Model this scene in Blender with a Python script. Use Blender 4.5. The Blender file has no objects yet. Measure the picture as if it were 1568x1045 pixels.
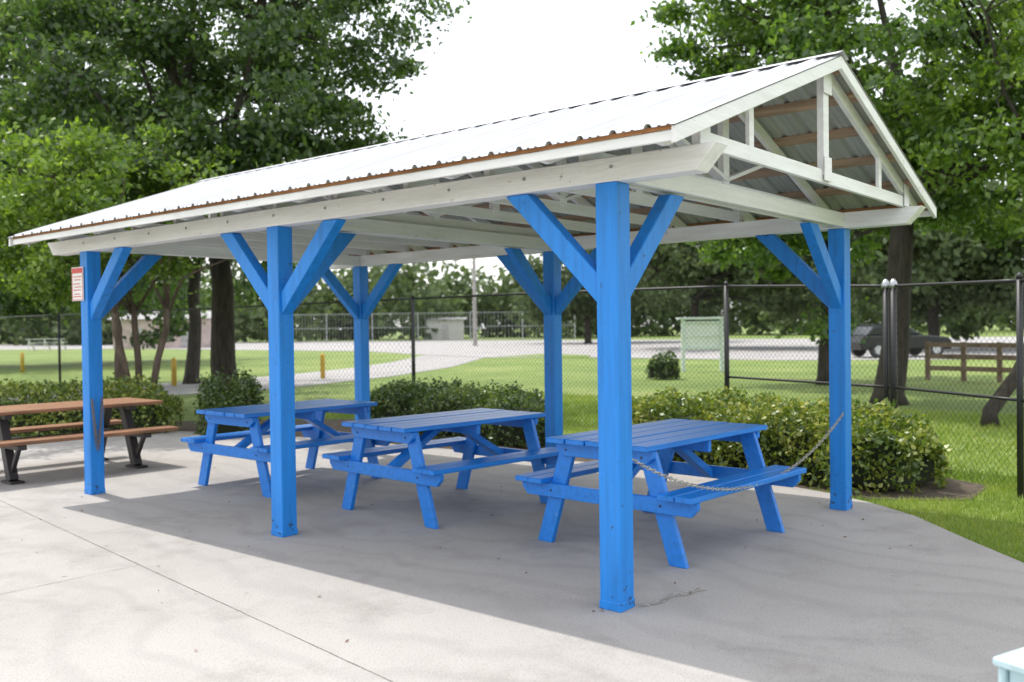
import bpy, bmesh, math, random
import numpy as np
from mathutils import Vector, Matrix
random.seed(3); rng=np.random.default_rng(5)
scn=bpy.context.scene; COL=scn.collection
# ------------------------------------------------------------------ helpers
def link(o,parent=None):
    COL.objects.link(o)
    if parent: o.parent=parent
    return o
def empty(name,loc=(0,0,0),rot=0):
    e=bpy.data.objects.new(name,None); e.empty_display_size=.2; COL.objects.link(e); e.location=loc; e.rotation_euler=(0,0,rot); return e
def mesh_obj(name,verts,faces,mat,parent=None,smooth=False,bevel=0):
    me=bpy.data.meshes.new(name); me.from_pydata([tuple(v) for v in verts],[],[tuple(f) for f in faces]); me.update()
    bm=bmesh.new(); bm.from_mesh(me); bmesh.ops.recalc_face_normals(bm,faces=bm.faces)
    if bevel: bmesh.ops.bevel(bm,geom=list(bm.edges),offset=bevel,segments=1,affect='EDGES',clamp_overlap=True)
    bm.to_mesh(me); bm.free()
    if mat: me.materials.append(mat)
    if smooth:
        for p in me.polygons: p.use_smooth=True
    return link(bpy.data.objects.new(name,me),parent)
class Parts:
    """collects boxes / prisms / tubes into one mesh"""
    def __init__(s): s.v=[]; s.f=[]
    def add(s,v,f):
        n=len(s.v); s.v+= [tuple(a) for a in v]; s.f+=[tuple(i+n for i in q) for q in f]
    def box(s,x0,x1,y0,y1,z0,z1):
        s.add([(x0,y0,z0),(x1,y0,z0),(x1,y1,z0),(x0,y1,z0),(x0,y0,z1),(x1,y0,z1),(x1,y1,z1),(x0,y1,z1)],
              [(0,3,2,1),(4,5,6,7),(0,1,5,4),(1,2,6,5),(2,3,7,6),(3,0,4,7)])
    def bar(s,a,b,w,h,up=(0,0,1)):
        a=Vector(a); b=Vector(b); d=(b-a).normalized(); up=Vector(up); si=d.cross(up).normalized(); u2=si.cross(d).normalized()
        P=[]
        for c in (a,b):
            for i,j in ((-1,-1),(1,-1),(1,1),(-1,1)): P.append(c+si*(i*w/2)+u2*(j*h/2))
        s.add(P,[(3,2,1,0),(4,5,6,7),(0,1,5,4),(1,2,6,5),(2,3,7,6),(3,0,4,7)])
    def prism(s,poly,axis,c0,c1):
        n=len(poly); P=[]
        for c in (c0,c1):
            for p in poly:
                P.append({'x':(c,p[0],p[1]),'y':(p[0],c,p[1]),'z':(p[0],p[1],c)}[axis])
        F=[tuple(range(n))[::-1],tuple(range(n,2*n))]+[(i,(i+1)%n,n+(i+1)%n,n+i) for i in range(n)]
        s.add(P,F)
    def tube(s,pts,rad,sides=8,cap=True):
        P=[];F=[]; pts=[Vector(p) for p in pts]; n=len(pts); ref=Vector((.13,.97,.21))
        for i,p in enumerate(pts):
            d=(pts[min(i+1,n-1)]-pts[max(i-1,0)]).normalized(); a=d.cross(ref)
            if a.length<.1: a=d.cross(Vector((1,0,0)))
            a.normalize(); b=d.cross(a); r=rad[i] if hasattr(rad,'__len__') else rad
            for k in range(sides):
                t=2*math.pi*k/sides; P.append(p+(a*math.cos(t)+b*math.sin(t))*r)
        for i in range(n-1):
            for k in range(sides):
                F.append((i*sides+k,i*sides+(k+1)%sides,(i+1)*sides+(k+1)%sides,(i+1)*sides+k))
        if cap: F+= [tuple(range(sides))[::-1],tuple(range((n-1)*sides,n*sides))]
        s.add(P,F)
    def make(s,name,mat,parent=None,bevel=0,smooth=False): return mesh_obj(name,s.v,s.f,mat,parent,smooth,bevel)
def quad_mesh(name,V,mat,parent=None,k=4):
    """V: (N,k,3) array -> N separate faces, fast"""
    N=len(V); me=bpy.data.meshes.new(name)
    me.vertices.add(N*k); me.vertices.foreach_set("co",V.astype(np.float32).ravel())
    me.loops.add(N*k); me.loops.foreach_set("vertex_index",np.arange(N*k,dtype=np.int32))
    me.polygons.add(N); me.polygons.foreach_set("loop_start",np.arange(0,N*k,k,dtype=np.int32))
    me.update(calc_edges=True); me.materials.append(mat)
    return link(bpy.data.objects.new(name,me),parent)
# ------------------------------------------------------------------ materials
def nodes(name):
    m=bpy.data.materials.new(name); m.use_nodes=True; nt=m.node_tree; return m,nt,nt.nodes["Principled BSDF"]
def ramp(nt,stops,src):
    r=nt.nodes.new("ShaderNodeValToRGB"); e=r.color_ramp.elements
    while len(e)<len(stops): e.new(.5)
    for i,(p,c) in enumerate(stops): e[i].position=p; e[i].color=(*c,1)
    nt.links.new(src,r.inputs[0]); return r.outputs[0]
def noise(nt,scale,detail=4,vec=None,rough=.55):
    n=nt.nodes.new("ShaderNodeTexNoise"); n.inputs["Scale"].default_value=scale; n.inputs["Detail"].default_value=detail; n.inputs["Roughness"].default_value=rough
    if vec: nt.links.new(vec,n.inputs["Vector"])
    return n.outputs["Fac"]
def coord(nt,scale=None,kind="Object"):
    t=nt.nodes.new("ShaderNodeTexCoord")
    if scale is None: return t.outputs[kind]
    m=nt.nodes.new("ShaderNodeMapping"); m.inputs["Scale"].default_value=scale; nt.links.new(t.outputs[kind],m.inputs[0]); return m.outputs[0]
def mixc(nt,fac,a,b,mode='MIX'):
    m=nt.nodes.new("ShaderNodeMix"); m.data_type='RGBA'; m.blend_type=mode
    for s,v in ((0,fac),(6,a),(7,b)):
        if hasattr(v,'links'): nt.links.new(v,m.inputs[s])
        else: m.inputs[s].default_value=v if s==0 else (*v,1)
    return m.outputs[2]
def bump(nt,h,strength,dist,bsdf):
    b=nt.nodes.new("ShaderNodeBump"); b.inputs["Strength"].default_value=strength; b.inputs["Distance"].default_value=dist
    nt.links.new(h,b.inputs["Height"]); nt.links.new(b.outputs[0],bsdf.inputs["Normal"])
def simple(name,c,rough=.6,var=.15,scale=3,bmp=.15,metal=0,vscale=(1,1,1)):
    m,nt,b=nodes(name); v=coord(nt,vscale)
    c0=tuple(x*(1-var) for x in c); c1=tuple(min(1,x*(1+var)) for x in c)
    nt.links.new(ramp(nt,[(.3,c0),(.7,c1)],noise(nt,scale,4,v)),b.inputs["Base Color"])
    b.inputs["Roughness"].default_value=rough; b.inputs["Metallic"].default_value=metal
    if bmp: bump(nt,noise(nt,scale*12,2,v),bmp,.004,b)
    return m
def paint(name,c,rough,worn,grain,chip=.73,foot=0):
    m,nt,b=nodes(name); v=coord(nt,grain); o=coord(nt)
    base=ramp(nt,[(.25,tuple(x*.74 for x in c)),(.5,c),(.75,tuple(min(1,x*1.12) for x in c))],noise(nt,3.0,5,v,.65))
    src=noise(nt,16,4,o,.7)
    if foot:
        sx=nt.nodes.new("ShaderNodeSeparateXYZ"); nt.links.new(o,sx.inputs[0])
        mr=nt.nodes.new("ShaderNodeMapRange"); mr.inputs[1].default_value=0; mr.inputs[2].default_value=.30; mr.inputs[3].default_value=foot; mr.inputs[4].default_value=0; nt.links.new(sx.outputs[2],mr.inputs[0])
        ad=nt.nodes.new("ShaderNodeMath"); ad.operation='ADD'; nt.links.new(src,ad.inputs[0]); nt.links.new(mr.outputs[0],ad.inputs[1]); src=ad.outputs[0]
    ch=nt.nodes.new("ShaderNodeMapRange"); ch.inputs[1].default_value=chip; ch.inputs[2].default_value=chip+.02
    nt.links.new(src,ch.inputs[0])
    nt.links.new(mixc(nt,ch.outputs[0],base,worn),b.inputs["Base Color"])
    b.inputs["Roughness"].default_value=rough
    bump(nt,noise(nt,14,4,v),.55,.005,b); return m
M_blue=paint("blue_paint_post",(.010,.225,.70),.48,(.02,.075,.20),(7,7,.5),.665,.10)
M_blueT=paint("blue_paint_table",(.012,.205,.69),.34,(.20,.33,.48),(.5,8,8),.675)
M_white=paint("white_paint",(.82,.82,.81),.55,(.45,.40,.34),(5,.5,5),.68)
M_whiteX=paint("white_paint_chord",(.81,.81,.80),.55,(.45,.40,.34),(.5,5,5),.68)
for mm in (M_white,M_whiteX):
    for nd in mm.node_tree.nodes:
        if nd.type=='VALTORGB': nd.color_ramp.elements[0].color=(.70,.69,.66,1)
M_rust=simple("weathered_purlin_wood",(.40,.18,.075),.8,.35,5,.3,vscale=(4,.5,4))
M_purl=simple("purlin_wood",(.36,.25,.17),.8,.3,5,.3,vscale=(4,.5,4))
M_black=simple("black_vinyl_coating",(.018,.019,.02),.45,.2,6,.0)
M_galv=simple("galvanised_steel",(.45,.47,.48),.38,.15,10,.0,metal=.8)
M_chain=simple("weathered_chain_steel",(.46,.44,.41),.4,.4,40,.0,metal=.5)
M_brown=simple("brown_stained_wood",(.25,.12,.06),.5,.4,4,.3,vscale=(.7,8,8))
M_dark=simple("dark_steel_frame",(.030,.026,.026),.5,.2,6,.0)
M_bark=simple("bark",(.045,.037,.030),.9,.5,5,.9,vscale=(3,3,.6))
M_bark2=simple("smooth_bark",(.12,.09,.068),.85,.4,5,.5,vscale=(3,3,.7))
# roof sheet
def sheetmat(name,c,rough,stain):
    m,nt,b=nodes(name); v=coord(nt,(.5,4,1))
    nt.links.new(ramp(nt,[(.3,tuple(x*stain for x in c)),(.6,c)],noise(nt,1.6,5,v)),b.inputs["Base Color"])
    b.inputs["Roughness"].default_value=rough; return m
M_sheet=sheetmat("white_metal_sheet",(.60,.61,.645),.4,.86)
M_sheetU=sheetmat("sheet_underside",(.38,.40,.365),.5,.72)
def concrete():
    m,nt,b=nodes("concrete"); o=coord(nt)
    base=ramp(nt,[(.25,(.325,.307,.293)),(.5,(.38,.362,.346)),(.78,(.43,.412,.395))],noise(nt,.55,6,o,.65))
    st=ramp(nt,[(.30,(.78,.77,.76)),(.48,(1,1,1))],noise(nt,1.3,7,o,.76))
    c=mixc(nt,1,base,st,'MULTIPLY')
    sp=ramp(nt,[(.36,(.74,.73,.72)),(.47,(1,1,1))],noise(nt,95,2,o,.7))
    c=mixc(nt,1,c,sp,'MULTIPLY')
    vz=nt.nodes.new("ShaderNodeTexVoronoi"); vz.inputs["Scale"].default_value=3.4; nt.links.new(o,vz.inputs["Vector"])
    c=mixc(nt,ramp(nt,[(.012,(.8,.8,.8)),(.03,(0,0,0))],vz.outputs["Distance"]),c,(.62,.60,.58))
    vz2=nt.nodes.new("ShaderNodeTexVoronoi"); vz2.inputs["Scale"].default_value=2.1; mp=coord(nt,(1.3,1,1)); nt.links.new(mp,vz2.inputs["Vector"])
    c=mixc(nt,ramp(nt,[(.015,(.45,.45,.45)),(.035,(0,0,0))],vz2.outputs["Distance"]),c,(.15,.13,.11))
    wv=nt.nodes.new("ShaderNodeTexWave"); wv.inputs["Scale"].default_value=.7; wv.inputs["Distortion"].default_value=14; wv.inputs["Detail"].default_value=3; wv.inputs["Detail Scale"].default_value=.8
    nt.links.new(o,wv.inputs["Vector"]); c=mixc(nt,1,c,ramp(nt,[(.0,(.92,.92,.92)),(.35,(1,1,1))],wv.outputs["Fac"]),'MULTIPLY')
    nt.links.new(c,b.inputs["Base Color"]); b.inputs["Roughness"].default_value=.8
    bump(nt,noise(nt,140,1,o,.7),.35,.003,b); return m
M_conc=concrete()
def grassmat():
    m,nt,b=nodes("grass"); o=coord(nt)
    a=ramp(nt,[(.3,(.10,.165,.028)),(.50,(.165,.24,.05)),(.66,(.25,.30,.09)),(.8,(.33,.32,.15))],noise(nt,.16,7,o,.68))
    d=ramp(nt,[(.3,(.60,.60,.56)),(.65,(1.1,1.1,1.0))],noise(nt,7,5,o,.78))
    nt.links.new(mixc(nt,1,a,d,'MULTIPLY'),b.inputs["Base Color"]); b.inputs["Roughness"].default_value=.95
    return m
M_grass=grassmat()
M_road=simple("road_surface",(.33,.32,.315),.9,.12,.4,.0)
M_mulch=simple("mulch",(.085,.065,.045),.95,.5,12,1)
def leafmat(name,dark,mid,light,trans,tw=.4,nscale=.5,gl=.06):
    m=bpy.data.materials.new(name); m.use_nodes=True; nt=m.node_tree; nt.nodes.clear()
    out=nt.nodes.new("ShaderNodeOutputMaterial"); o=coord(nt); g=nt.nodes.new("ShaderNodeNewGeometry")
    ad=nt.nodes.new("ShaderNodeMath"); ad.operation='MULTIPLY_ADD'; ad.inputs[1].default_value=.45
    nt.links.new(g.outputs["Random Per Island"],ad.inputs[0])
    ms=nt.nodes.new("ShaderNodeMath"); ms.operation='MULTIPLY'; ms.inputs[1].default_value=.62; nt.links.new(noise(nt,nscale,1,o),ms.inputs[0]); nt.links.new(ms.outputs[0],ad.inputs[2])
    c=ramp(nt,[(.25,dark),(.52,mid),(.85,light)],ad.outputs[0])
    p=nt.nodes.new("ShaderNodeBsdfDiffuse"); nt.links.new(c,p.inputs[0])
    t=nt.nodes.new("ShaderNodeBsdfTranslucent"); nt.links.new(mixc(nt,1,c,trans,'MULTIPLY'),t.inputs[0])
    gs=nt.nodes.new("ShaderNodeBsdfGlossy"); gs.inputs["Roughness"].default_value=.42; gs.inputs[0].default_value=(.8,.85,.8,1)
    mx=nt.nodes.new("ShaderNodeMixShader"); mx.inputs[0].default_value=tw
    nt.links.new(p.outputs[0],mx.inputs[1]); nt.links.new(t.outputs[0],mx.inputs[2])
    m2=nt.nodes.new("ShaderNodeMixShader"); m2.inputs[0].default_value=gl; nt.links.new(mx.outputs[0],m2.inputs[1]); nt.links.new(gs.outputs[0],m2.inputs[2])
    nt.links.new(m2.outputs[0],out.inputs[0]); return m
M_oak=leafmat("oak_leaves",(.014,.034,.010),(.043,.083,.020),(.12,.18,.050),(2.4,2.5,1.3),.40,.7)
M_oakR=leafmat("oak_leaves_light",(.024,.055,.010),(.068,.128,.022),(.16,.24,.045),(2.3,2.4,1.2),.44,.7)
M_myr=leafmat("myrtle_leaves",(.045,.095,.012),(.115,.19,.024),(.23,.32,.05),(2.0,2.1,1.0),.42,.9)
M_hedge=leafmat("hedge_leaves",(.05,.095,.016),(.15,.215,.03),(.40,.39,.08),(1.6,1.7,.9),.28,2.0)
M_hedgeD=leafmat("dark_hedge_leaves",(.022,.05,.014),(.065,.112,.026),(.16,.20,.05),(1.8,1.9,1.0),.28,2.0)
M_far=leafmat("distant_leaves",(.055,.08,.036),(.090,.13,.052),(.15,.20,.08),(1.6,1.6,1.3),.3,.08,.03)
M_blade=leafmat("grass_blades",(.12,.20,.028),(.21,.30,.05),(.38,.40,.11),(1.6,1.7,.9),.35,.8,.03)
# ------------------------------------------------------------------ camera
def basis(yaw,pitch,roll):
    f=Vector((math.cos(pitch)*math.cos(yaw),math.cos(pitch)*math.sin(yaw),math.sin(pitch)))
    r=Vector((math.sin(yaw),-math.cos(yaw),0)); u=r.cross(f)
    return r*math.cos(roll)+u*math.sin(roll), -r*math.sin(roll)+u*math.cos(roll), f
CP=Vector((-4.31746,-2.83865,1.58159)); r_,u_,f_=basis(.69226,-.01519,-.01317)
cam=bpy.data.cameras.new("camera"); co=link(bpy.data.objects.new("camera",cam))
mt=Matrix((( r_.x,u_.x,-f_.x,CP.x),(r_.y,u_.y,-f_.y,CP.y),(r_.z,u_.z,-f_.z,CP.z),(0,0,0,1))); co.matrix_world=mt
cam.sensor_width=36; cam.lens=36*1408.03/1568; cam.clip_end=2000; cam.clip_start=.05
cam.dof.use_dof=True; cam.dof.focus_distance=5.9; cam.dof.aperture_fstop=1.9
scn.camera=co
def site(b,d):   # survey position: tangent of bearing from the view heading, distance (m)
    return (CP.x+d*(.770+.638*b), CP.y+d*(.638-.770*b))
def px(x): return (x-784)/1408
# ------------------------------------------------------------------ world + sun
sd=Vector((.03,.50,1)).normalized()
w=bpy.data.worlds.new("World"); scn.world=w; w.use_nodes=True; nt=w.node_tree; nt.nodes.clear()
sky=nt.nodes.new("ShaderNodeTexSky"); sky.sky_type='NISHITA'; sky.sun_disc=False
sky.sun_elevation=math.asin(sd.z); sky.sun_rotation=math.atan2(sd.x,sd.y); sky.dust_density=3; sky.air_density=1.2
b1=nt.nodes.new("ShaderNodeBackground"); b1.inputs[1].default_value=.07; nt.links.new(sky.outputs[0],b1.inputs[0])
b2=nt.nodes.new("ShaderNodeBackground"); b2.inputs[0].default_value=(.98,.985,1,1); b2.inputs[1].default_value=1.34
ad=nt.nodes.new("ShaderNodeAddShader"); wo=nt.nodes.new("ShaderNodeOutputWorld")
nt.links.new(b1.outputs[0],ad.inputs[0]); nt.links.new(b2.outputs[0],ad.inputs[1]); nt.links.new(ad.outputs[0],wo.inputs[0])
sl=bpy.data.lights.new("sun",'SUN'); sl.energy=3.8; sl.angle=math.radians(.6); sl.color=(1,.95,.88)
so=link(bpy.data.objects.new("sun",sl)); so.rotation_euler=sd.to_track_quat('Z','Y').to_euler()
scn.view_settings.view_transform='Standard'; scn.view_settings.look='None'; scn.view_settings.exposure=0
# ------------------------------------------------------------------ ground
N=48
V=[(0,0,-.03)]+[(900*math.cos(2*math.pi*i/N),900*math.sin(2*math.pi*i/N),-.03) for i in range(N)]
mesh_obj("grass_ground",V,[(0,1+i,1+(i+1)%N) for i in range(N)],M_grass)
slab=[(-14,-12),(-.2,-6.5),(1.0,-3.6),(1.75,-2.4),(2.40,-1.58),(2.91,-1.11),(3.52,-.58),(3.85,-.15),(4.12,.35),(4.40,1.2),(4.45,2.5),(4.4,4.5),(4.3,7),(3.9,9.5),(3,12),(-14,16)]
P=Parts(); P.prism(slab,'z',-.12,0); P.make("concrete_slab",M_conc)
# expansion joints
P=Parts()
def strip(P,pts,wd,z):
    for a,b in zip(pts[:-1],pts[1:]):
        a=Vector((*a,z)); b=Vector((*b,z)); n=(b-a).cross(Vector((0,0,1))).normalized()*wd/2*random.uniform(.5,1.3)
        P.add([a-n,b-n,b+n,a+n],[(0,1,2,3)])
def wob(a,b,n,amp):
    out=[]
    for i in range(n+1):
        t=i/n; out.append((a[0]+(b[0]-a[0])*t+random.uniform(-amp,amp),a[1]+(b[1]-a[1])*t+random.uniform(-amp,amp)))
    return out
strip(P,wob((-1.95,-3.2),(-.3,9.9),160,.0016),.0055,.002)
strip(P,wob((-1.15,3.09),(-7,3.25),60,.0012),.0045,.002)
strip(P,wob((-1.0,4.3),(4.4,4.5),60,.0012),.004,.002)
P.make("expansion_joint",simple("joint_dirt",(.18,.16,.14),.95,.6,30,0))
P=Parts(); P.prism([(4.12,.0),(4.6,-.75),(5.5,-.7),(6.2,.6),(6.6,3.5),(6.7,9.5),(4.0,13),(3.4,11),(4.5,7),(4.5,1.2)],'z',-.06,-.022); P.make("mulch_bed",M_mulch)
# roads beyond the fence
def flat(name,pts,z,mat): P=Parts(); P.prism(pts,'z',z-.06,z); return P.make(name,mat)
flat("road",[site(px(740),49),site(px(900),47),site(px(1060),43),site(px(1200),40),site(px(1560),38),site(px(1900),37),site(px(2100),75),site(px(1560),90),site(px(1220),95),site(px(900),105),site(px(640),115),site(px(200),140),site(px(-300),150),site(px(-300),100),site(px(200),88),site(px(560),66),site(px(650),55)],-.012,M_road)
flat("service_road",[site(px(740),48.5),site(px(690),37.5),site(px(600),31),site(px(440),25.5),site(px(250),23),site(px(-100),21.5),site(px(-100),25.5),site(px(250),28.5),site(px(420),32),site(px(540),38),site(px(600),44),site(px(650),54.6)],-.014,M_road)
flat("grass_island",[site(px(760),50),site(px(900),46.5),site(px(905),50),site(px(840),54)],-.004,M_grass)
# ------------------------------------------------------------------ pavilion
W=3.464; H=2.373; L=3.05; YS=[0,L,2*L]; R=W/2; SL=.366
pav=empty("picnic_pavilion")
def zs(x): return 2.545+SL*((x if x<=R else W-x)+.43)
posts=[(x,y) for x in (0,W) for y in YS]
for i,(x,y) in enumerate(posts):
    P=Parts(); P.box(x-.07,x+.07,y-.07,y+.07,.012,H); P.make("post_%d"%i,M_blue,pav,bevel=.006)
    P=Parts(); P.box(x-.0725,x+.0725,y-.0725,y+.0725,0,.05); P.make("post_base_%d"%i,M_blue,pav,bevel=.003)
def brace(P,x,y,dx,dy,hz=H-.003):
    a=.071; z0=1.70; z1=z0+.17; pl=[(a,z0),(a,z1),(a+hz-z1,hz),(a+hz-z0,hz)]
    if dx:
        P.prism([(x+dx*p,z) for p,z in pl],'y',y-.044,y+.044)
    else:
        P.prism([(y+dy*p,z) for p,z in pl],'x',x-.046,x+.046)
k=0
for x in (0,W):
    for j,y in enumerate(YS):
        ds=[(1 if x==0 else -1,0)]
        if j<2: ds.append((0,1))
        if j>0: ds.append((0,-1))
        for dx,dy in ds:
            P=Parts(); brace(P,x,y,dx,dy); P.make("brace_%d"%k,M_blue,pav,bevel=.005); k+=1
Y0,Y1=-.68,6.84; BT=2.505
for i,x in enumerate((0,W)):
    s=-1 if x==0 else 1
    P=Parts()
    a0,a1=sorted((x+s*.085,x-s*.055))
    P.prism([(Y0,BT),(Y0+.12,H),(Y1-.12,H),(Y1,BT)],'x',a0,a1); P.make("eave_beam_%d"%i,M_white,pav,bevel=.004)
    P=Parts()
    for y in np.arange(-.05,6.3,.61):
        P.tube([(x+s*.084,y,2.45),(x+s*.092,y,2.45)],.010,8)
    P.make("bolts_%d"%i,M_galv,pav)
    fx=-.43 if x==0 else W+.43
    a0,a1=sorted((fx,fx-s*.024)); P=Parts(); P.box(a0,a1,-.64,6.80,2.464,2.516); P.make("fascia_%d"%i,M_white,pav,bevel=.003)
for i,y in enumerate(YS):
    P=Parts(); P.box(.058,W-.058,y-.066,y-.028,2.385,2.501); P.box(.058,W-.058,y+.030,y+.066,2.385,2.501)
    P.make("tie_beam_%d"%i,M_whiteX,pav,bevel=.003)
tr=np.linspace(-.53,6.68,11)
for i,y in enumerate(tr):
    P=Parts(); th=.019
    d0=.028; d1=.118   # rafter below the sheet plane
    for s in (0,1):
        fx=(lambda q:q) if s==0 else (lambda q:W-q)
        P.prism([(fx(-.40),zs(-.40)-d0),(fx(-.40),zs(-.40)-d0-.06),(fx(-.33),zs(-.33)-d1),(fx(R-.001),zs(R)-d1),(fx(R-.001),zs(R)-d0)],'y',y-th,y+th)
    P.box(.0,W,y-.016,y+.016,BT+.003,2.595)
    P.box(-.02,.05,y-.024,y+.024,BT+.003,2.60); P.box(W-.05,W+.02,y-.024,y+.024,BT+.003,2.60)
    P.box(R-.045,R+.045,y-.023,y+.023,2.56,zs(R)-.10)      # king post
    for s in (0,1):
        fx=(lambda q:q) if s==0 else (lambda q:W-q)
        if i in (0,10):
            q=.62; P.bar((fx(q),y,2.585),(fx(q),y,zs(q)-.09),.026,.06,(1,0,0))
        elif i%2==1:
            q=.80; P.bar((fx(q+.05),y,zs(q)-.12),(fx(R),y,2.61),.028,.07,(0,1,0))
    if i in (0,10):
        sg=-1 if i==0 else 1; yy=sorted((y+sg*.0255,y+sg*.034))
        P.prism([(-.03,2.51),(-.03,2.67),(.08,2.69),(.08,2.51)],'y',*yy); P.prism([(W+.03,2.51),(W+.03,2.67),(W-.08,2.69),(W-.08,2.51)],'y',*yy)
        P.box(R-.06,R+.06,yy[0]+sg*.003,yy[1]+sg*.003,2.52,2.68); P.box(R-.07,R+.07,yy[0]+sg*.003,yy[1]+sg*.003,zs(R)-.24,zs(R)-.10)
    P.make("truss_%d"%i,M_whiteX,pav,bevel=.002)
# barge boards
k=0
for y in (-.645,6.845):
    for s in (0,1):
        fx=(lambda q:q) if s==0 else (lambda q:W-q)
        P=Parts(); P.prism([(fx(-.45),zs(-.45)-.008),(fx(-.45),zs(-.45)-.090),(fx(R-.002),zs(R)-.090),(fx(R-.002),zs(R)-.008)],'y',y-.014,y+.014)
        P.make("barge_board_%d"%k,M_whiteX,pav,bevel=.003); k+=1
# purlins
k=0
for q in (-.38,.02,.44,.86,1.28,1.62):
    for s in (0,1):
        fx=(lambda a:a) if s==0 else (lambda a:W-a)
        P=Parts(); a,b=q-.045,q+.045
        P.prism([(fx(a),zs(a)-.004),(fx(a),zs(a)-.027),(fx(b),zs(b)-.027),(fx(b),zs(b)-.004)],'y',-.63,6.82); P.make("purlin_%d"%k,M_rust if q==-.38 else M_purl,pav); k+=1
# ribbed sheets
pr=[];pitch=.2
y=-.665
while y<6.87:
    for dy,h in ((0,0),(.030,0),(.036,.006),(.048,.006),(.054,0),(.080,0),(.086,.006),(.098,.006),(.104,0),(.130,0),(.145,.020),(.165,.020),(.180,0)):
        yy=y+dy
        if yy<6.875: pr.append((yy,h))
    y+=pitch
def sheet(off,mat,name,s):
    rows=np.linspace(-.465,R+.0,7); Vv=[];Ff=[]
    for xr in rows:
        for yy,h in pr: Vv.append((xr if s==0 else W-xr,yy,zs(xr)+h+off))
    n=len(pr)
    for i in range(len(rows)-1):
        for j in range(n-1): Ff.append((i*n+j,i*n+j+1,(i+1)*n+j+1,(i+1)*n+j))
    me=bpy.data.meshes.new(name); me.from_pydata(Vv,[],Ff); me.materials.append(mat); link(bpy.data.objects.new(name,me),pav)
for s in (0,1):
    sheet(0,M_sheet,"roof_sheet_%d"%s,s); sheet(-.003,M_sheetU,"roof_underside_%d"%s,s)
P=Parts()
P.add([(R-.10,-.67,zs(R-.10)+.023),(R,-.67,zs(R)+.027),(R,6.88,zs(R)+.027),(R-.10,6.88,zs(R-.10)+.023),(R+.10,-.67,zs(R+.10)+.023),(R+.10,6.88,zs(R+.10)+.023)],[(0,1,2,3),(1,4,5,2)])
P.make("ridge_cap",M_sheet,pav)
# ------------------------------------------------------------------ picnic tables
def picnic_table(loc,rot):
    e=empty("picnic_table",(*loc,0),rot)
    P=Parts(); wp=.168
    for i in range(5):
        y=-.435+wp/2+i*(.87-wp)/4; o=random.uniform(-.006,.006); dz=random.uniform(-.0015,.0015)
        P.box(-.828+o,.828+o,y-wp/2+.004,y+wp/2-.004,.753+dz,.79+dz)
    P.make("table_top",M_blueT,e,bevel=.005)
    P=Parts()
    for s in (-1,1):
        for i in range(2):
            y=s*(.757-.065-i*.134); o=random.uniform(-.006,.006)
            P.box(-.815+o,.815+o,y-.064,y+.064,.447,.485)
    P.make("seats",M_blueT,e,bevel=.005)
    P=Parts()
    for sx in (-1,1):
        X=sx*.675
        for s in (-1,1):
            P.prism([(s*.505,0),(s*.64,0),(s*.40,.748),(s*.265,.748)],'x',X-.02,X+.02)
        xa,xb=sorted((X+sx*.0215,X+sx*.060))
        P.prism([(-.70,.345),(.70,.345),(.75,.40),(.75,.445),(-.75,.445),(-.75,.40)],'x',xa,xb)
        P.prism([(-.36,.655),(.36,.655),(.415,.70),(.415,.749),(-.415,.749),(-.415,.70)],'x',xa,xb)
        P.prism([(sx*.652,.36),(sx*.652,.43),(sx*.10,.748),(sx*-.0+sx*.02,.748),(sx*.02,.735)],'y',-.045,.045)
    P.box(-.019,.019,-.41,.41,.665,.7505)
    P.make("frame",M_blueT,e,bevel=.004)
    P=Parts()
    for sx in (-1,1):
        for s in (-1,1):
            for (y,z) in ((s*.47,.395),(s*.325,.70)): P.tube([(sx*.735,y,z),(sx*.739,y,z)],.008,8)
    P.make("bolts",M_dark,e)
picnic_table((1.572,5.064),-.013); picnic_table((1.576,2.806),-.089); picnic_table((1.680,.690),-.055)
def brown_table(loc,rot):
    e=empty("wooden_picnic_table",(*loc,0),rot); P=Parts()
    for i in range(5):
        y=-.36+i*.18; P.box(-1.05,1.05,y-.086,y+.086,.715,.755)
    for s in (-1,1):
        for i in range(2): y=s*(.80-.07-i*.145); P.box(-1.05,1.05,y-.068,y+.068,.42,.46)
    P.make("planks",M_brown,e,bevel=.006)
    P=Parts()
    for X in (-.68,.68):
        for s in (-1,1):
            P.bar((X,s*.50,.02),(X,s*.22,.70),.11,.09,(1,0,0)); P.bar((X,s*.28,.39),(X,s*.78,.39),.09,.05)
            P.box(X-.07,X+.07,s*.50-.14,s*.50+.14,0,.025); P.bar((X,s*.68,.37),(X,s*.50,.12),.05,.04,(1,0,0))
        P.bar((X,-.42,.69),(X,.42,.69),.07,.045); P.bar((X,-.3,.39),(X,.3,.39),.07,.05)
    P.bar((-.68,0,.39),(.68,0,.39),.05,.05)
    P.make("steel_frame",M_dark,e,bevel=.003)
brown_table((.47,7.93),-.03)
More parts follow.
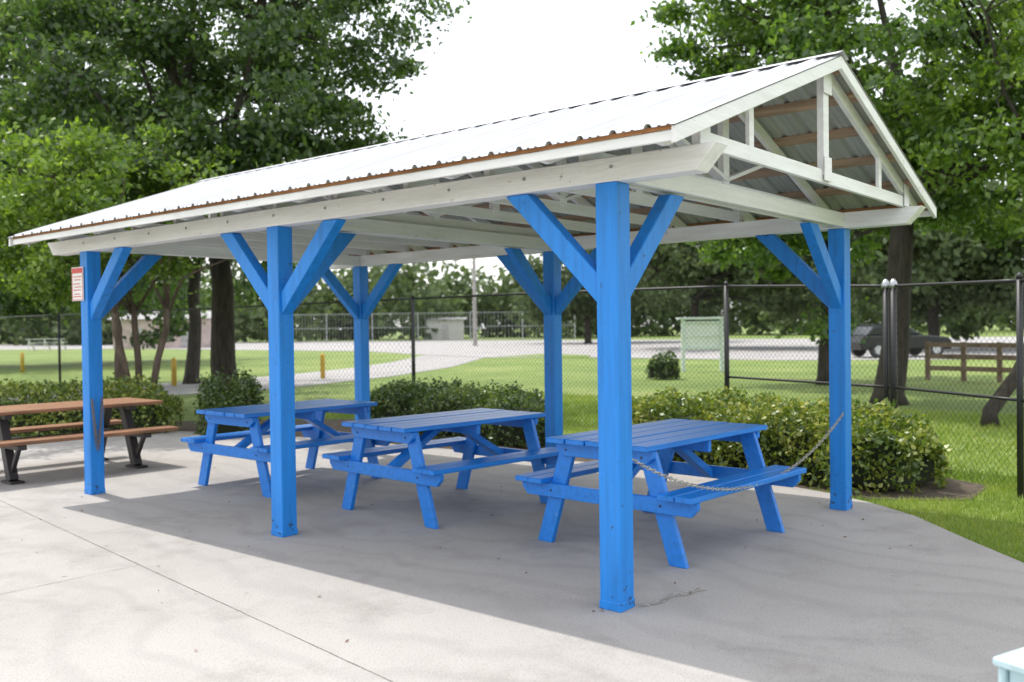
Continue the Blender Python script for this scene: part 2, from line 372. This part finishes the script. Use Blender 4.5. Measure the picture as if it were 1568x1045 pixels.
# ------------------------------------------------------------------ chains
def chain_mesh(name,pts,parent=None,step=.034,lr=.013,wr=.0038,mat=M_chain):
    pts=[Vector(p) for p in pts]; P=Parts()
    seg=[0]
    for a,b in zip(pts[:-1],pts[1:]): seg.append(seg[-1]+(b-a).length)
    n=int(seg[-1]/step); j=0
    for i in range(n):
        s=(i+.5)*step
        while seg[j+1]<s: j+=1
        t=(s-seg[j])/(seg[j+1]-seg[j]); c=pts[j].lerp(pts[j+1],t); d=(pts[j+1]-pts[j]).normalized()
        up=Vector((0,0,1)) if abs(d.z)<.9 else Vector((1,0,0)); a=d.cross(up).normalized(); b=a.cross(d)
        if i%2: a,b=b,a
        ring=[]
        for q in range(8):
            an=2*math.pi*q/8; ring.append(c+d*(math.cos(an)*step*.66)+a*(math.sin(an)*lr*.75))
        Vv=[];F=[]
        for q in range(8):
            rd=(ring[q]-c).normalized()
            for m in range(4):
                th=math.pi/2*m+.78; Vv.append(ring[q]+rd*(math.cos(th)*wr)+b*(math.sin(th)*wr))
        for q in range(8):
            for m in range(4): F.append((q*4+m,q*4+(m+1)%4,((q+1)%8)*4+(m+1)%4,((q+1)%8)*4+m))
        P.add(Vv,F)
    return P.make(name,mat,parent)
pts=[]
for i in range(41):
    t=i/40; pts.append((.078+t*(W-.156),-.06,.83-.37*4*t*(1-t)))
chain_mesh("barrier_chain",pts)
chain_mesh("loose_chain",[(.09,-.10,.013),(.22,-.16,.013),(.36,-.14,.013),(.45,-.20,.013),(.56,-.21,.013),(.60,-.25,.013)])
cp=[]
for k in range(3):
    for i in range(13):
        t=i/12; cp.append((-.055+.10*t if k%2==0 else .045-.10*t, 6.1-.09-.004*k,.93-.50*math.sin(math.pi*t)*(1-.12*k)))
chain_mesh("coiled_chain",cp,mat=simple("dark_chain_steel",(.16,.16,.18),.5,.3,40,0))
# ------------------------------------------------------------------ sign on far post
e=empty("warning_sign",(-.079,6.13,2.06)); P=Parts(); P.box(-.004,0,-.05,.19,-.165,.165); P.make("panel",simple("sign_white",(.8,.8,.78),.4,.05),e,bevel=.001)
P=Parts(); P.box(-.0075,-.0045,-.04,.18,.105,.155)
for (a,b,c,d) in ((-.04,.18,-.158,-.153),(-.04,-.035,-.152,.104),(.175,.18,-.152,.104)): P.box(-.0075,-.0045,a,b,c,d)
for i,z in enumerate((.07,.04,.0,-.03,-.06,-.10,-.125)): P.box(-.0075,-.0045,-.01+.012*(i%3),.15-.02*(i%2),z-.004,z+.004)
P.make("lettering",simple("sign_red",(.6,.03,.03),.4,.05),e)
# ------------------------------------------------------------------ pale bench at right foreground
M_pale=paint("pale_blue_paint",(.46,.63,.67),.45,(.3,.3,.3),(2,2,2),.70)
e=empty("painted_bench",(-.92,-2.10,0),math.radians(-20)); P=Parts()
for i in range(3): P.box(0+.0,1.3,-.13-i*.135,-.005-i*.135,.42,.45)
P.box(.02,1.28,-.035,-.012,.33,.418)
P.make("seat",M_pale,e,bevel=.006); P=Parts()
for X in (.04,1.12): P.prism([(-.39,0),(-.30,0),(-.27,.33),(-.14,.33),(-.12,0),(-.04,0),(-.04,.418),(-.36,.418)],'x',X,X+.04)
P.make("legs",M_pale,e,bevel=.004)
# ------------------------------------------------------------------ chain link fence
fence=empty("chain_link_fence")
FP=[(7.9,34,2.1),(7.7,24,2.1),(7.5,15.5,2.1),(7.39,9.2,2.12),(7.3,6.0,2.12),(7.26,2.94,2.10),(6.2,.40,1.98),(5.0,-1.07,1.94),(3.6,-2.75,1.92),(1.4,-5.4,1.92)]
P=Parts(); K=Parts()
for i,(x,y,z) in enumerate(FP):
    r=.034 if i<6 else .029
    if i==6: r=.036
    P.tube([(x,y,-.1),(x,y,z+.02)],r,12); P.tube([(x,y,z+.02),(x,y,z+.05),(x,y,z+.075)],[r*1.1,r*.9,r*.3],12)
P.tube([(6.225,.49,-.1),(6.225,.49,1.99)],.03,12)
for (x,y) in ((6.2,.40),(6.225,.49)): K.tube([(x,y,1.96),(x,y,1.99),(x,y,2.03),(x,y,2.06)],[.046,.046,.036,.012],12)
def cut(a,b,n): return [tuple(a[k]+(b[k]-a[k])*i/n for k in range(3)) for i in range(n+1)]
for a,b in zip(FP[:-1],FP[1:]):
    P.tube(cut(a,b,8),.019,8)
for a,b in ((FP[5],FP[6]),(FP[6],FP[7]),(FP[7],FP[8])):
    P.tube(cut((a[0],a[1],.86),(b[0],b[1],.86),6),.016,8)
P.make("posts_and_rails",M_black,fence,smooth=True); K.make("post_caps",M_galv,fence,smooth=True)
Q=[]
for a,b in zip(FP[:-1],FP[1:]):
    A=np.array(a[:2]);B=np.array(b[:2]); ln=np.linalg.norm(B-A); D=(B-A)/ln; hh=min(a[2],b[2])-.01
    pit=.075; wq=.0021
    if A[1]>9.5: pit=.12; wq=.003
    for sg in (1,-1):
        s=-hh
        while s<ln+hh:
            s0,z0,s1,z1=(s,.02,s+hh,hh) if sg>0 else (s+hh,.02,s,hh)
            def cl(sa,za,sb,zb,lim):
                t=(lim-sa)/(sb-sa); return lim,za+(zb-za)*t
            if max(s0,s1)<0 or min(s0,s1)>ln: s+=pit; continue
            if s0<0: s0,z0=cl(s0,z0,s1,z1,0)
            if s1<0: s1,z1=cl(s1,z1,s0,z0,0)
            if s0>ln: s0,z0=cl(s0,z0,s1,z1,ln)
            if s1>ln: s1,z1=cl(s1,z1,s0,z0,ln)
            m=max(1,int(abs(z1-z0)/.16))
            for i in range(m):
                u0,u1=i/m,(i+1)/m; p=A+D*(s0+(s1-s0)*u0); q=A+D*(s0+(s1-s0)*u1); za=z0+(z1-z0)*u0; zb=z0+(z1-z0)*u1
                Q.append([(p[0],p[1],za-wq),(p[0],p[1],za+wq),(q[0],q[1],zb+wq),(q[0],q[1],zb-wq)])
            s+=pit
quad_mesh("wire_mesh",np.array(Q),M_black,fence)
# ------------------------------------------------------------------ foliage generators
def unit(n):
    v=rng.normal(size=(n,3)); return v/np.linalg.norm(v,axis=1)[:,None]
def leaves(C,size,aspect=.55,droop=.0,flat=.0):
    n=len(C); a=unit(n); a[:,2]-=droop; a/=np.linalg.norm(a,axis=1)[:,None]
    t=unit(n); t[:,2]*=(1-flat); b=np.cross(a,t); b/=(np.linalg.norm(b,axis=1)[:,None]+1e-9)
    s=size*rng.uniform(.6,1.35,size=(n,1)); a=a*s*.5; b=b*s*.5*aspect
    return np.stack([C-a,C+b-a*.1,C+a,C-b-a*.1],axis=1)
def clumps(ells,n,inner=.35,lobe=.26):
    w_=np.array([r[0]*r[1]*r[2] for c,r in ells])**(2/3); w_=w_/w_.sum(); idx=rng.choice(len(ells),n,p=w_)
    c=np.array([e[0] for e in ells],float)[idx]; r=np.array([e[1] for e in ells],float)[idx]; d=unit(n)
    rad=(inner+(1-inner)*rng.uniform(0,1,n)**.55)
    ph=1+lobe*np.sin(d[:,0]*5.3+idx)*np.cos(d[:,1]*4.7+1.3*idx)+lobe*.7*np.sin(d[:,2]*8+d[:,0]*6)
    return c+d*r*(rad*ph)[:,None]
def tree(name,base,tr,fork,ells,ncl,nl,leaf,mat,bark,spread=.55,trunks=1,limbs=8,droop=.3,zmin=0,tilt=(0,0)):
    e=empty(name,(base[0],base[1],-.05))
    B=np.array([base[0],base[1],-.05])
    C=clumps(ells,ncl); C=C[C[:,2]>zmin]; P=Parts(); ends=[]
    for t in range(trunks):
        an=2*math.pi*t/max(trunks,1)+.4; off=Vector((math.cos(an),math.sin(an),0))*(tr*1.6 if trunks>1 else 0)
        lean=Vector((random.uniform(-.3,.3)+tilt[0],random.uniform(-.3,.3)+tilt[1],0))+off*2.2
        rt=tr if trunks==1 else tr*.62
        top=Vector((0,0,fork))+off+lean
        pp=[off*.8,off+Vector((0,0,.25))]+[off.lerp(top,q)+Vector((random.uniform(-.06,.06),random.uniform(-.06,.06),q*0)) for q in (.3,.55,.8)]+[top]
        pp[2:5]=[Vector((p.x,p.y,top.z*q)) for p,q in zip(pp[2:5],(.3,.55,.8))]
        P.tube(pp,[rt*1.5,rt*1.12,rt,rt*.92,rt*.86,rt*.8],12)
        sel=C[rng.choice(len(C),limbs)]
        for cc in sel:
            g=Vector(cc-B); mid=top.lerp(g,.45)+Vector((random.uniform(-.4,.4),random.uniform(-.4,.4),random.uniform(.0,.6)))
            lp=[top-Vector((0,0,.15)),top.lerp(mid,.5)+Vector((0,0,.15)),mid,mid.lerp(g,.55)+Vector((random.uniform(-.2,.2),random.uniform(-.2,.2),.1)),g]
            r0=rt*random.uniform(.38,.6); P.tube(lp,[r0,r0*.8,r0*.6,r0*.35,r0*.12],7); ends+= [(lp[2],r0*.4),(lp[3],r0*.3)]
    for cc in C[rng.choice(len(C),min(len(C),90))]:
        g=Vector(cc-B); s,r0=min(ends,key=lambda q:(q[0]-g).length)
        m=s.lerp(g,.5)+Vector((random.uniform(-.2,.2),random.uniform(-.2,.2),random.uniform(-.1,.25))); P.tube([s,m,g],[r0,r0*.6,r0*.2],5,False)
    P.make("trunk_and_branches",bark,e,smooth=True)
    m=len(C); per=rng.integers(int(nl*.35),int(nl*1.6),m); idx=np.repeat(np.arange(m),per)
    sz=rng.uniform(.55,1.25,(m,1))*spread; pos=C[idx]+rng.normal(size=(len(idx),3))*sz[idx]*np.array([.55,.55,.28])
    quad_mesh("foliage",leaves(pos-B,leaf,.6,droop),mat,e); return e
def E(p,d,z,r): 
    s=site(px(p),d); return ((s[0],s[1],z),r)
# big oaks, left
tree("oak_tree",site(px(345),19.5),.26,3.2,[E(330,19.5,8.2,(4.2,4.2,4.2)),E(500,20.5,6.0,(2.1,2.1,2.2)),E(150,20,6.5,(3.2,3.2,3.0)),E(565,21,5.4,(1.3,1.3,1.2)),E(400,19,9.5,(2.6,2.6,3)),E(300,18,4.4,(3.2,2.6,1.4))],430,230,.14,M_oak,M_bark,.55,limbs=11)
tree("oak_tree",site(px(292),28),.2,3.5,[E(40,26,8.5,(5.5,5.5,5)),E(-120,24,7,(4,4,4)),E(250,28,5.5,(4.5,4.5,3.2))],270,180,.20,M_oak,M_bark,.8,limbs=9)
tree("crepe_myrtle",site(px(205),15.6),.10,2.1,[E(200,15.6,3.9,(2.3,2.0,1.2)),E(60,16,3.3,(1.7,1.7,1.1)),E(400,15.8,3.5,(1.2,1.2,.7)),E(130,15.0,2.9,(1.6,1.3,.6))],280,140,.10,M_myr,M_bark2,.34,trunks=5,limbs=4,droop=.1)
# right side trees
tree("oak_tree",site(px(1360),18.0),.26,3.6,[E(1400,18,8.3,(4.4,4.4,4.0)),E(1180,18.5,8.6,(2.0,2.2,1.8)),E(1120,19,7.4,(1.2,1.2,.9)),E(1500,17,4.6,(2.4,2.2,1.6)),E(1300,19,5.0,(2.2,2.2,1.5))],330,190,.145,M_oakR,M_bark,.52,limbs=12)
tree("oak_tree",site(px(1515),14.0),.10,2.6,[E(1650,15,6.0,(2.4,2.4,2.6)),E(1545,14.5,3.9,(1.1,1.1,.8)),E(1800,16,5,(3,3,3))],190,150,.13,M_myr,M_bark,.45,limbs=8,tilt=(.9,-.9))
tree("oak_tree",site(px(1262),24),.17,3.4,[E(1240,24,5.2,(3.0,3.0,2.3)),E(1150,25,4.6,(2.2,2.2,1.5)),E(1330,26,6,(3.5,3.5,2.6)),E(1266,24,1.7,(.3,.3,1.5))],220,140,.18,M_oakR,M_bark,.55,limbs=8,droop=.7)
tree("shade_tree",site(px(1060),62),.3,3.5,[E(1060,62,6.5,(6.5,6,4)),E(1190,60,6.0,(5,5,4))],200,150,.42,M_far,M_bark,1.2,limbs=7,droop=.6)
tree("shade_tree",site(px(1430),52),.3,3.5,[E(1430,52,5.6,(6,6,3.6)),E(1590,50,5.6,(6,5,3.8))],210,150,.40,M_far,M_bark,1.2,limbs=7,droop=.8)
tree("shade_tree",site(px(900),85),.3,3.5,[E(900,85,6.5,(6,6,5)),E(990,88,7.5,(6,6,5))],190,150,.5,M_far,M_bark,1.4,limbs=6)
tree("shade_tree",site(px(-20),44),.3,3,[E(-20,44,6,(7,7,4.5)),E(180,48,6,(6,6,4.5))],190,150,.38,M_oak,M_bark,1.2,limbs=6)
# distant mass of trees
ell=[]
for i in range(85):
    b=-1.1+2.3*i/84+random.uniform(-.01,.01); d=random.uniform(120,160); hgt=random.uniform(6.2,9.4)*(1 if b<.1 else 1.15); s=site(b,d); ell.append(((s[0],s[1],hgt*.60),(random.uniform(4.5,8),random.uniform(4.5,8),hgt*.70)))
C=[];
for c,r in ell:
    n=900; q=clumps([(c,r)],70,.4,.25); q=q[rng.integers(0,70,n)]+rng.normal(size=(n,3))*np.array([1.2,1.2,.9]); C.append(q)
C=np.concatenate(C); C=C[C[:,2]>.1]
quad_mesh("distant_trees",leaves(C,1.15,.7,.2),M_far)
# ------------------------------------------------------------------ hedges
def hedge(name,path,wd,ht,leaf,dens,mat):
    e=empty(name,(path[0][0],path[0][1],0)); o=Vector((path[0][0],path[0][1],0))
    pts=[Vector((x,y,0)) for x,y in path]; seg=[(b-a).length for a,b in zip(pts[:-1],pts[1:])]; T=sum(seg)
    n=int(dens*T*(wd+2*ht)); s=rng.uniform(-.02,1.02,n)*T; th=rng.uniform(-.10,math.pi+.10,n); out=[]
    for i in range(n):
        q=s[i]; j=0; end=1.0
        while j<len(seg)-1 and q>seg[j]: q-=seg[j]; j+=1
        d=(pts[j+1]-pts[j]).normalized(); nn=Vector((-d.y,d.x,0)); c=pts[j]+d*q
        edge=min(s[i]+.05,T-s[i]+.05); end=min(1,max(.12,edge/.45))**.5
        cx=math.copysign(abs(math.cos(th[i]))**.55,math.cos(th[i])); cz=max(0,math.sin(th[i]))**.55
        lump=1+.10*math.sin(c.x*4.1+c.y*3.3+th[i]*2)+.07*math.sin(c.x*9+c.y*11-th[i]*5)
        dep=random.choice((1,1,1,.93,.85,1.05,1.1))
        out.append(c+nn*(cx*wd/2*end*lump*dep)+Vector((0,0,.03+cz*ht*(.45+.55*end)*lump*dep))-o)
    V=leaves(np.array([tuple(v) for v in out])+rng.normal(size=(n,3))*.025,leaf,.62,-.3)
    quad_mesh("foliage",V,mat,e)
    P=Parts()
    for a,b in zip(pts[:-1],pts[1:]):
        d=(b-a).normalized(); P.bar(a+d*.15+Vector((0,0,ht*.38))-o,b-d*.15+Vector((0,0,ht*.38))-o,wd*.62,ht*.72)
    P.make("inner_light_block",simple("hedge_core",(.02,.028,.01),.95,.3),e)  # dark box added inside the hedge to block light, no real stems
hedge("hedge",[(4.85,-.30),(5.35,1.5),(5.75,3.7)],1.3,.62,.058,1900,M_hedge)
hedge("hedge",[(5.35,4.6),(5.7,6.4),(6.25,8.8)],1.0,.60,.055,1500,M_hedgeD)
hedge("hedge",[(3.4,10.6),(1.6,12.6),(-1.5,15.5)],1.1,.66,.06,1200,M_hedge)
hedge("shrub",[(3.6,9.3),(4.2,10.2)],.9,.75,.06,1700,M_hedgeD)
s=site(px(1010),27.5); hedge("shrub",[(s[0]-.5,s[1]),(s[0]+.4,s[1]-.3)],.9,.65,.12,260,M_hedgeD)
# ------------------------------------------------------------------ near grass blades
poly=np.array(slab)
def inside(x,y,pl):
    c=np.zeros(len(x),bool); n=len(pl); j=n-1
    for i in range(n):
        xi,yi=pl[i]; xj,yj=pl[j]; m=((yi>y)!=(yj>y))&(x<(xj-xi)*(y-yi)/(yj-yi+1e-12)+xi); c^=m; j=i
    return c
def blades(x0,x1,y0,y1,n,h,extra=None):
    x=rng.uniform(x0,x1,n); y=rng.uniform(y0,y1,n); m=~inside(x,y,poly)
    m&=~inside(x,y,[(4.12,.0),(4.6,-.75),(5.5,-.7),(6.2,.6),(6.6,3.5),(6.7,9.5),(4.0,13),(3.4,11),(4.5,7),(4.5,1.2)])
    x=x[m];y=y[m];k=len(x); a=rng.uniform(0,6.28,k); hh=h*rng.uniform(.5,1.3,k); wd=.0035+.002*(h>.05)
    lx=rng.normal(size=k)*hh*.45; ly=rng.normal(size=k)*hh*.45
    b=np.stack([x,y,np.full(k,-.03)],1); d=np.stack([np.cos(a)*wd,np.sin(a)*wd,np.zeros(k)],1); t=b+np.stack([lx,ly,hh],1)
    return np.stack([b-d,b+d,t],1)
quad_mesh("lawn_grass",np.concatenate([blades(1.4,6.2,-4.5,.6,80000,.05),blades(5.2,13,-4,12,70000,.08)]),M_blade,None,3)
# leaf litter
n=230; x=np.concatenate([rng.uniform(-3,4.2,110),rng.uniform(2.2,4.6,120)]); y=np.concatenate([rng.uniform(-2.5,8,110),rng.uniform(-1.7,8,120)])
C=np.stack([x,y,np.full(n,.008)],1); a=rng.uniform(0,6.28,n); s=rng.uniform(.006,.02,n)
A=np.stack([np.cos(a)*s,np.sin(a)*s,rng.uniform(-.003,.005,n)],1); Bv=np.stack([-np.sin(a)*s*.45,np.cos(a)*s*.45,rng.uniform(-.002,.004,n)],1)
quad_mesh("fallen_leaves",np.stack([C-A,C+Bv,C+A,C-Bv],1),simple("dry_leaf",(.16,.09,.045),.8,.5,8,0))
# ------------------------------------------------------------------ distant objects
def car(name,loc,rot,col,pickup=False):
    e=empty(name,(*loc,0),rot); M=simple(name+"_paint",col,.25,.05,2,0); G=simple(name+"_glass",(.02,.025,.03),.1,.1,2,0)
    P=Parts()
    P.prism([(-2.2,.35),(-2.25,.75),(-2.1,.98),(1.0,.98),(2.05,.88),(2.25,.62),(2.22,.35)],'y',-.88,.88); P.make("body",M,e,bevel=.06)
    P=Parts(); pf=[(-1.9,.98),(-1.5,1.42),(-.1,1.46),(.9,.99)] if not pickup else [(-.7,.98),(-.55,1.6),(.45,1.62),(1.15,.99)]
    P.prism(pf,'y',-.76,.76); P.make("cabin_glass",G,e,bevel=.05)
    P=Parts(); t=[(p[0]*.92,p[1]+.01) for p in pf[1:3]]; P.box(t[0][0],t[1][0],-.72,.72,pf[1][1]-.0,pf[2][1]+.035)
    for q in ((-.05 if pickup else -.55),): P.bar((q,-.775,.98),(q-.03,-.74,pf[1][1]),.07,.03,(0,1,0)); P.bar((q,.775,.98),(q-.03,.74,pf[1][1]),.07,.03,(0,1,0))
    P.make("roof",M,e,bevel=.02)
    P=Parts(); Hb=Parts()
    for X in (-1.4,1.4):
        for s in (-1,1): P.tube([(X,s*.70,.34),(X,s*.92,.34)],.34,18); Hb.tube([(X,s*.915,.34),(X,s*.935,.34)],.2,12)
    P.make("tyres",M_black,e); Hb.make("hubcaps",M_galv,e)
    P=Parts(); P.box(2.2,2.27,-.75,-.45,.6,.74); P.box(2.2,2.27,.45,.75,.6,.74); P.make("headlights",simple(name+"_lamp",(.7,.7,.7),.2,.05,2,0),e)
def face(b): return math.atan2(-.770,.638)+b   # direction facing picture-right
car("parked_car",site(px(1372),42),face(.15),(.012,.013,.016))
# low white bleacher on the far field
s=site(px(76),84); e=empty("bleacher",(s[0],s[1],0),face(.05)); P=Parts()
for i in range(3): P.box(-1.7,1.7,-i*.5-.14,-i*.5+.14,.38+i*.32,.43+i*.32)
for X in (-1.4,0,1.4):
    P.bar((X,.1,0),(X,-1.1,1.0),.06,.06,(1,0,0)); P.box(X-.03,X+.03,-1.1,-1.04,-.05,1.0); P.box(X-.03,X+.03,-.03,.03,-.05,.38)
P.make("planks_and_frame",simple("white_aluminium",(.72,.73,.74),.5,.1),e)
# notice board
s=site(px(1075),31.5); e=empty("notice_board",(s[0],s[1],0),face(0)); M_mint=simple("mint_paint",(.66,.75,.72),.6,.1)
P=Parts()
for X in (-.66,.66): P.box(X-.06,X+.06,-.06,.06,-.05,1.75)
P.box(-.85,.85,-.10,.10,1.752,1.83); P.box(-.60,.60,-.05,.05,1.60,1.70); P.box(-.60,.60,-.05,.05,.72,.82); P.box(-.60,.60,-.04,.04,1.15,1.20); P.make("frame",M_mint,e,bevel=.01)
P=Parts(); P.box(-.598,.598,-.02,.02,.823,1.147); P.box(-.598,.598,-.02,.02,1.203,1.597); P.make("panel",simple("board_panel",(.78,.82,.82),.5,.1,4),e)
# utility pole
s=site(px(727),80); e=empty("utility_pole",(s[0],s[1],0),face(.3)); P=Parts(); P.tube([(0,0,-.1),(0,0,8.6)],[.19,.13],12); P.make("pole",simple("pole_wood",(.36,.34,.32),.9,.2),e)
P=Parts(); P.bar((-.7,0,8.3),(.7,0,8.3),.08,.10)
for X in (-.6,.6): P.tube([(X,0,8.35),(X,0,8.5)],.05,8)
P.make("crossarm",M_bark2,e)
# ballfield backstop
e=empty("backstop_fence"); P=Parts(); bp=[site(px(x),108) for x in (430,500,570,640,720,800,880)]
for x,y in bp: P.tube([(x,y,-.05),(x,y,3.4)],.07,8)
for a,b in zip(bp[:-1],bp[1:]):
    for z in (.1,1.7,3.35): P.bar((a[0],a[1],z),(b[0],b[1],z),.05,.06)
    for t in np.linspace(0,1,16)[1:-1]: x=a[0]+(b[0]-a[0])*t; y=a[1]+(b[1]-a[1])*t; P.bar((x,y,.13),(x,y,3.32),.02,.02,(1,0,0))
P.make("posts_rails_mesh",M_galv,e)
# ranch rail fence
e=empty("wooden_rail_fence"); P=Parts(); pr_=[site(px(1420),25.5),site(px(1475),24.8),site(px(1530),24.0),site(px(1590),23.2),site(px(1660),22.4)]
for x,y in pr_: P.box(x-.06,x+.06,y-.06,y+.06,-.05,1.02)
for a,b in zip(pr_[:-1],pr_[1:]):
    for z in (.30,.62,.94): P.bar((a[0]-.07,a[1],z),(b[0]-.07,b[1],z),.035,.13)
P.make("posts_and_rails",simple("weathered_fence_wood",(.24,.17,.13),.85,.3),e)
# bollards
M_yel=simple("yellow_bollard_paint",(.62,.40,.05),.5,.15)
for p_,d_ in ((265,27),(493,30),(33,38)):
    s=site(px(p_),d_); P=Parts(); P.tube([(0,0,-.05),(0,0,.72),(0,0,.78),(0,0,.81)],[.075,.075,.06,.02],12); o=P.make("bollard",M_yel,None,smooth=True); o.location=(s[0],s[1],0)
# buildings
def house(name,b,d,w_,dp,h,roofh,wall,roof,rot=0,win=True):
    s=site(b,d); e=empty(name,(s[0],s[1],0),face(rot)); P=Parts(); P.box(-w_/2,w_/2,-dp/2,dp/2,-.05,h); P.make("walls",wall,e)
    P=Parts(); P.prism([(-dp/2-.4,h+.003),(dp/2+.4,h+.003),(0,h+roofh)],'x',-w_/2-.4,w_/2+.4); P.make("roof",roof,e)
    P=Parts(); n=max(2,int(w_/3.6)) if win else 1
    for sy in (-1,1):
        for i in range(n):
            X=-w_/2+(i+.5)*w_/n
            z0=.05 if i==n//2 else 1.1; y0,y1=sorted((sy*(dp/2+.003),sy*(dp/2+.03))); P.box(X-.45,X+.45,y0,y1,z0,2.0)
    P.make("windows_and_door",simple(name+"_doors",(.38,.37,.37),.4,.2),e)
M_brick=simple("pink_brick",(.50,.40,.38),.85,.2,1.5); M_shin=simple("shingles",(.34,.34,.34),.9,.3,2); M_stucco=simple("pale_stucco",(.52,.50,.49),.8,.1)
house("brick_house",px(262),92,9,7,2.8,.8,M_brick,M_shin,.1)
house("storage_building",px(682),125,5,4,2.7,.3,M_stucco,M_shin,.05,False)
